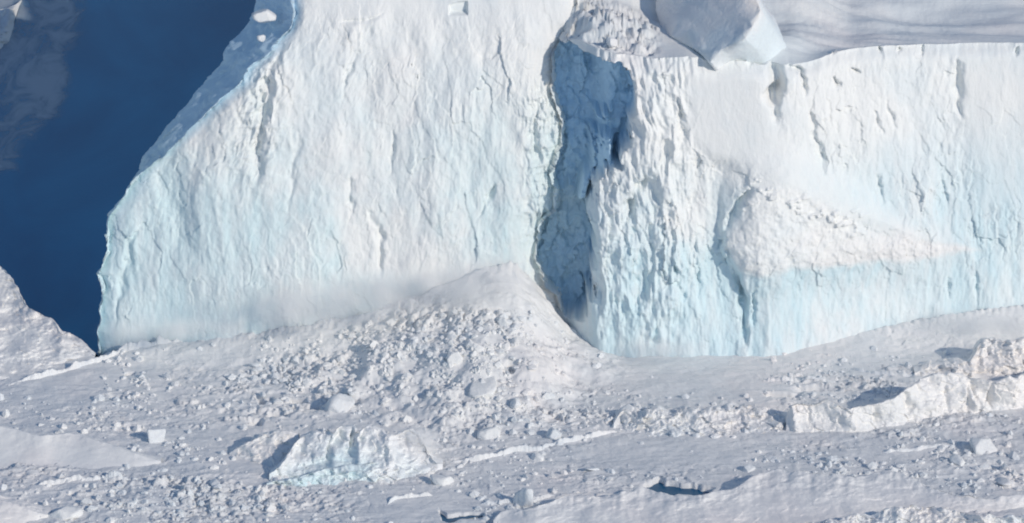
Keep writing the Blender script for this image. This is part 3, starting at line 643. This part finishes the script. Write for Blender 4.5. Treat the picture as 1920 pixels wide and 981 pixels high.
CL = [(235, 715, 24, 20, 18, (7, 16), 'on smooth grey ice left of the talus, below the long thin ridge', 'left of the talus'),
      (545, 720, 62, 34, 60, (8, 24), 'in the dense rubble field behind the split block', 'behind the split block'),
      (690, 655, 85, 30, 34, (7, 18), 'in the rubble strewn below the left side of the talus', 'under the left talus side'),
      (880, 640, 80, 42, 40, (6, 17), 'scattered over the steep talus', 'scattered on the talus'),
      (770, 730, 80, 30, 18, (6, 15), 'on the rubble between talus and split block', 'between talus and split block'),
      (1010, 770, 70, 22, 16, (6, 16), 'on grey ice between the talus foot and the slanting pressure ridge', 'above the slanting pressure ridge'),
      (960, 885, 90, 22, 14, (6, 16), 'on grey ice below the slanting pressure ridge', 'below the slanting pressure ridge'),
      (330, 850, 45, 18, 14, (6, 16), 'at the pointed tip of the cream snow drift', 'at the drift tip'),
      (470, 925, 50, 24, 18, (6, 18), 'on the dirty ice below the grey weathered block', 'below the weathered block'),
      (220, 948, 120, 18, 24, (7, 20), 'along the bottom left below the cream snow drift', 'below the cream drift'),
      (1560, 690, 80, 16, 14, (6, 14), 'on the ice behind the low ice wall', 'behind the low wall'),
      (1590, 745, 60, 8, 10, (6, 14), 'just behind the top of the low ice wall', 'on the low wall top'),
      (1560, 868, 90, 14, 18, (6, 16), 'along the upper edge of the wide snow bank', 'along the wide bank edge'),
      (1820, 870, 70, 22, 20, (6, 18), 'below the right part of the low ice wall', 'below the low wall'),
      (150, 790, 70, 16, 12, (5, 12), 'on grey ice behind the cream snow drift', 'behind the cream drift')]
def ordinal(n):
    return str(n)+('th' if 10 <= n % 100 <= 20 else {1: 'st', 2: 'nd', 3: 'rd'}.get(n % 10, 'th'))
for ci, (cx, cy, sx, sy, n, (s0, s1), where, short) in enumerate(CL):
    spots = sorted((float(rng.normal(cx, sx*0.75)), float(rng.normal(cy, sy*0.75)), s0+(s1-s0)*rng.rand()**2.2, int(rng.randint(0, 14))) for i in range(n))
    big = max(range(n), key=lambda i: spots[i][2])
    for i, (a, b, sz, k) in enumerate(spots):
        if a < -10 or a > 1935 or polysd(np.array([a]), np.array([b]), WATER_POLY)[0] > -6: continue
        how = 'largest' if i == big else ('leftmost' if i == 0 else ('rightmost' if i == n-1 else ordinal(i+1)+' from left'))
        boulder(a, b, sz, k, how+' of the small white ice boulders '+short, 'ice boulders '+where)
# uncountable fine rubble: one mesh
def rubble(n, seed):
    r = np.random.RandomState(seed); Vs = []; Fs = []; off = 0
    base = [chunk(1, 500+i, flat=0.8, noise=0.05, planes=8) for i in range(10)]
    src = [(c[0], c[1], c[2]*1.5, c[3]*1.4, c[4]) for c in CL]+[(960, 800, 300, 60, 60), (700, 680, 200, 50, 90), (880, 640, 90, 60, 90), (1250, 790, 110, 14, 40), (1800, 860, 120, 60, 50), (300, 940, 260, 30, 60), (1600, 900, 180, 25, 20), (1500, 690, 200, 22, 20), (100, 640, 60, 30, 16), (150, 740, 120, 26, 16), (960, 960, 60, 12, 18)]
    wts = np.array([q[4] for q in src], float); wts /= wts.sum()
    idx = r.choice(len(src), n, p=wts)
    px = np.array([r.normal(src[i][0], src[i][2]) for i in idx]); py = np.array([r.normal(src[i][1], src[i][3]) for i in idx])
    ok = (px > -30) & (px < 1950) & (py > 560) & (py < 1000) & (polysd(px, py, WATER_POLY) < -6)
    ok &= fbm(px/38, py/16, s=700)+0.35*r.rand(n) > 0.02
    for (cx, cy, sx, sy) in ((1290, 700, 170, 36), (1270, 848, 150, 30), (790, 945, 90, 20), (130, 715, 120, 40), (400, 680, 90, 24), (1680, 855, 60, 12), (620, 940, 110, 14)):
        ok &= (((px-cx)/sx)**2+((py-cy)/sy)**2 > 1) | (r.rand(n) < 0.06)
    px, py = px[ok], py[ok]; z = np.zeros(len(px))
    for _ in range(14):
        x, y = G(px, py, z); z = 0.5*z+0.5*np.array([gh(a_, b_) for a_, b_ in zip(x, y)])
    for i in range(len(px)):
        P, Fc = base[i % 10]; s_ = 0.12+0.8*r.rand()**5; a = r.rand()*6.28; c, s2 = math.cos(a), math.sin(a)
        Q = P*s_*np.array([1, r.uniform(.6, 1.1), r.uniform(.6, 1.3)]); Q = np.stack([Q[:, 0]*c-Q[:, 1]*s2, Q[:, 0]*s2+Q[:, 1]*c, Q[:, 2]], -1)
        Vs.append(Q+[x[i], y[i], z[i]+0.03]); Fs.append(Fc+off); off += len(Q)
    o = mesh_np('ice_rubble', np.concatenate(Vs), np.concatenate(Fs), M_BOULDER, smooth=False, origin=False)
    tag(o, kind='stuff')
rubble(9000, 77)

# ------------------------------------------------------------------ blocks on the cliff tops
def prism(name, front, Y, depth_v, mat, label, cat, rough=0.3, seed=0, res=60, lean=0.0):
    """a block of ice: the outline 'front' (px, py) stands at distance Y and runs back along depth_v; rounded, rough surface"""
    pts = np.array([[*(PL(p[0], p[1], Y))] for p in front], float)    # x, z
    # outline resampled
    d = np.r_[0, np.cumsum(np.hypot(*(np.diff(np.r_[pts, pts[:1]], axis=0).T)))]
    t = np.linspace(0, d[-1], res*3, endpoint=False); P2 = np.r_[pts, pts[:1]]
    ox = np.interp(t, d, P2[:, 0]); oz = np.interp(t, d, P2[:, 1]); cx, cz = ox.mean(), oz.mean()
    zmin = oz.min(); rows = []
    nr = 26
    for i in range(nr+1):
        k = (i/nr); rows.append(np.stack([cx+(ox-cx)*k, np.full_like(ox, 0), cz+(oz-cz)*k], -1))
    nb = 36
    for i in range(1, nb+1):
        k = i/nb; sh = 1-0.06*k*k
        rows.append(np.stack([cx+(ox-cx)*sh+depth_v[0]*k, np.full_like(ox, depth_v[1]*k), cz+(oz-cz)*sh+depth_v[2]*k], -1))
    P = np.array(rows); P[..., 1] += Y+lean*(P[..., 2]-zmin)
    x, y, z = P[..., 0].copy(), P[..., 1].copy(), P[..., 2].copy()
    f = rough*fbm(x/2.2, y/2.2, z/2.2, 4, seed)
    P[..., 0] += f; P[..., 1] -= rough*fbm(x/2.4, y/2.4, z/2.4, 4, seed+1); P[..., 2] += 0.6*rough*fbm(x/2.4, y/2.4, z/2.4, 4, seed+2)
    P = np.concatenate([P, P[:, :1]], 1)
    o = mesh_np(name, P.reshape(-1, 3), grid_faces(P.shape[0], P.shape[1]), mat)
    return tag(o, label, cat)

# ------------------------------------------------------------------ slush and floes on the water
def slush():
    xs = np.linspace(-220, 60, 240); 
    qx, qy = np.meshgrid(np.linspace(-260, 460, 180), np.linspace(-120, 640, 190))
    x, y = G(qx, qy, SEA+0.03)
    cov = ss(-14, 40, polysd(qx+14*fbm(x/12, y/30, s=400, o=5), qy+14*fbm(x/12, y/30, s=401, o=5), [(-200, -100), (150, -100), (165, 40), (205, 50), (150, 105), (155, 165), (130, 215), (85, 250), (55, 270), (40, 320), (-200, 420)]))
    cov = cov*0.50-0.18*np.exp(-((qx+5)/28)**2-((qy-200)/60)**2)+0.12*np.exp(-((qx-85)/28)**2-((qy-170)/55)**2)
    o = mesh_np('slush_ice', np.stack([x, y, np.full_like(x, SEA+0.03)], -1).reshape(-1, 3), grid_faces(190, 180), M_SLUSH, origin=False)
    at = o.data.attributes.new('cover', 'FLOAT', 'POINT'); at.data.foreach_set('value', cov.astype(np.float32).ravel())
    tag(o, kind='stuff')
slush()

floe = ridge('ice_floe', [(-90, 120), (-10, 104), (8, 92), (20, 70), (26, 50)], [(-90, 60), (-10, 52), (10, 48), (20, 44), (26, 40)], [(-90, 1.2), (10, .7), (20, 0.1), (26, -1.2)],
      'sunlit white ice floe cut by the top left corner of the picture', 'ice floe', M_SNOW, topw=14, back=6, rough=1.4, crough=0.6, seed=31, fine=0.3, sink=2.5, jag=5)
def faceted(name, label, cat, polys, back, mat, cuts=14, amp=0.12, seed=0):
    import bmesh
    bm = bmesh.new(); cache = {}
    def v(p):
        k = tuple(np.round(p, 3)); 
        if k not in cache: cache[k] = bm.verts.new(p)
        return cache[k]
    from collections import Counter
    ec = Counter()
    for P in polys:
        for i in range(len(P)):
            a, b = tuple(np.round(P[i], 3)), tuple(np.round(P[(i+1) % len(P)], 3)); ec[(a, b)] += 1
    for P in polys: bm.faces.new([v(p) for p in P])
    for (a, b) in list(ec):
        if (b, a) not in ec:
            A, B = np.array(a), np.array(b)
            bm.faces.new([v(B), v(A), v(A+back), v(B+back)])
    bmesh.ops.triangulate(bm, faces=bm.faces[:])
    for _ in range(5): bmesh.ops.subdivide_edges(bm, edges=[e for e in bm.edges if e.calc_length() > 0.4], cuts=1, use_grid_fill=False)
    bmesh.ops.triangulate(bm, faces=bm.faces[:])
    V = np.array([q.co[:] for q in bm.verts]); bm.verts.index_update(); Fc = np.array([[q.index for q in f.verts] for f in bm.faces]); bm.free()
    V = V+amp*np.stack([fbm(V[:, 0]/2, V[:, 1]/2, V[:, 2]/2, 4, seed), fbm(V[:, 0]/2, V[:, 1]/2, V[:, 2]/2, 4, seed+5), fbm(V[:, 0]/2, V[:, 1]/2, V[:, 2]/2, 4, seed+9)], -1)*2
    return tag(mesh_np(name, V, Fc, mat), label, cat)
def onplane(px, py, P0, n):
    a, dy, dz = ray(px, py); d = np.array([float(a), float(dy), float(dz)]); t = np.dot(P0-CAM, n)/np.dot(d, n); return CAM+d*t
x_, z_ = PL(1335, 104, 0.3); P0 = np.array([float(x_), 0.3, float(z_)])
n1 = np.array([-.62, -.42, .66]); n2 = np.array([-.93, -.22, .28])
e0, e1 = onplane(1262, 70, P0, n1), onplane(1300, -40, P0, n1)
front = [e1, e0, onplane(1300, 88, P0, n1), onplane(1332, 116, P0, n1), onplane(1352, 92, P0, n1), onplane(1398, 72, P0, n1), onplane(1412, 48, P0, n1), onplane(1424, 18, P0, n1), onplane(1400, -40, P0, n1)]
left = [e0, e1, onplane(1236, -40, e0, n2), onplane(1230, 20, e0, n2), onplane(1240, 58, e0, n2)]
faceted('ice_block', 'big tilted blue grey ice slab sticking up from the rim above the great cliff', 'ice block', [front, left], np.array([5.0, 9.0, -9.0]), M_BLOCK, seed=41)
for (a, b, wpx, Y_, k, lb) in ((497, 30, 46, 12.0, 3, 'sunlit ice block on the shaded shoulder at the upper left of the headland'), (490, 72, 17, 10.5, 5, 'small sunlit ice lump below the block on the shaded headland shoulder'),
                           (1148, 78, 24, 3.5, 9, 'small dark sided ice block on the rubbly rim above the shadowed recess')):
    xx, zz = PL(a, b, Y_); o = bpy.data.objects.new('ice_boulder', lib[k]); q = wpx*0.085/2
    o.location = (float(xx), Y_, float(zz)); o.scale = (q, q, q*1.2); o.rotation_euler = (.2, .3, 1.0); link(o); tag(o, lb, 'ice boulder')

# ------------------------------------------------------------------ drifting snow dust from small ice falls
def dust(pts, rad, dens, name, seed):
    """one closed rounded hull strung along world points, filled with soft uneven powder"""
    import bmesh
    m = bpy.data.materials.new(name); m.use_nodes = True; t = m.node_tree; N = t.nodes; Lk = t.links.new
    N.remove(N['Principled BSDF']); v = N.new('ShaderNodeVolumePrincipled'); v.inputs['Color'].default_value = (1.0, 0.985, 0.97, 1); v.inputs['Anisotropy'].default_value = -0.35
    Lk(v.outputs[0], N['Material Output'].inputs['Volume'])
    tc = N.new('ShaderNodeTexCoord'); g = N.new('ShaderNodeNewGeometry')
    ln = N.new('ShaderNodeVectorMath'); ln.operation = 'LENGTH'; Lk(tc.outputs['Object'], ln.inputs[0])
    r = N.new('ShaderNodeMapRange'); r.interpolation_type = 'SMOOTHSTEP'; r.inputs[1].default_value = 1.0; r.inputs[2].default_value = 0.15; Lk(ln.outputs['Value'], r.inputs[0])
    n = N.new('ShaderNodeTexNoise'); n.inputs['Scale'].default_value = 0.22; n.inputs['Detail'].default_value = 4; Lk(g.outputs['Position'], n.inputs['Vector'])
    q = N.new('ShaderNodeMapRange'); q.inputs[1].default_value = 0.35; q.inputs[2].default_value = 0.65; Lk(n.outputs['Fac'], q.inputs[0])
    a = N.new('ShaderNodeMath'); a.operation = 'MULTIPLY'; Lk(r.outputs[0], a.inputs[0]); Lk(q.outputs[0], a.inputs[1])
    b = N.new('ShaderNodeMath'); b.operation = 'MULTIPLY'; b.inputs[1].default_value = dens; Lk(a.outputs[0], b.inputs[0]); Lk(b.outputs[0], v.inputs['Density'])
    bm = bmesh.new(); bmesh.ops.create_icosphere(bm, subdivisions=3, radius=1); me = bpy.data.meshes.new(name); bm.to_mesh(me); bm.free(); me.materials.append(m)
    for p, q_ in zip(pts, rad):
        o = bpy.data.objects.new(name, me); o.location = p; o.scale = q_; link(o); tag(o, kind='stuff')
def at_y(px, py, Y):
    x, z = PL(px, py, Y); return (float(x), Y, float(z))
dust([at_y(330, 620, -7), at_y(600, 570, -8), at_y(800, 545, -8), at_y(935, 520, -9)], [(15, 4, 2.8), (18, 5.5, 5.4), (14, 6, 5.0), (9, 5, 5)], 0.30, 'snow_dust', 1)
dust([at_y(1830, 604, 2), at_y(1250, 655, -9)], [(15, 5, 2.4), (9, 4, 2.0)], 0.25, 'snow_dust', 2)
x_, y_ = G(785, 860); dust([(float(x_), float(y_)-1, 2.5)], [(5, 3.5, 3.6)], 0.6, 'snow_dust', 3)
scene.cycles.volume_bounces = 8; scene.cycles.volume_step_rate = 4; scene.cycles.volume_max_steps = 64
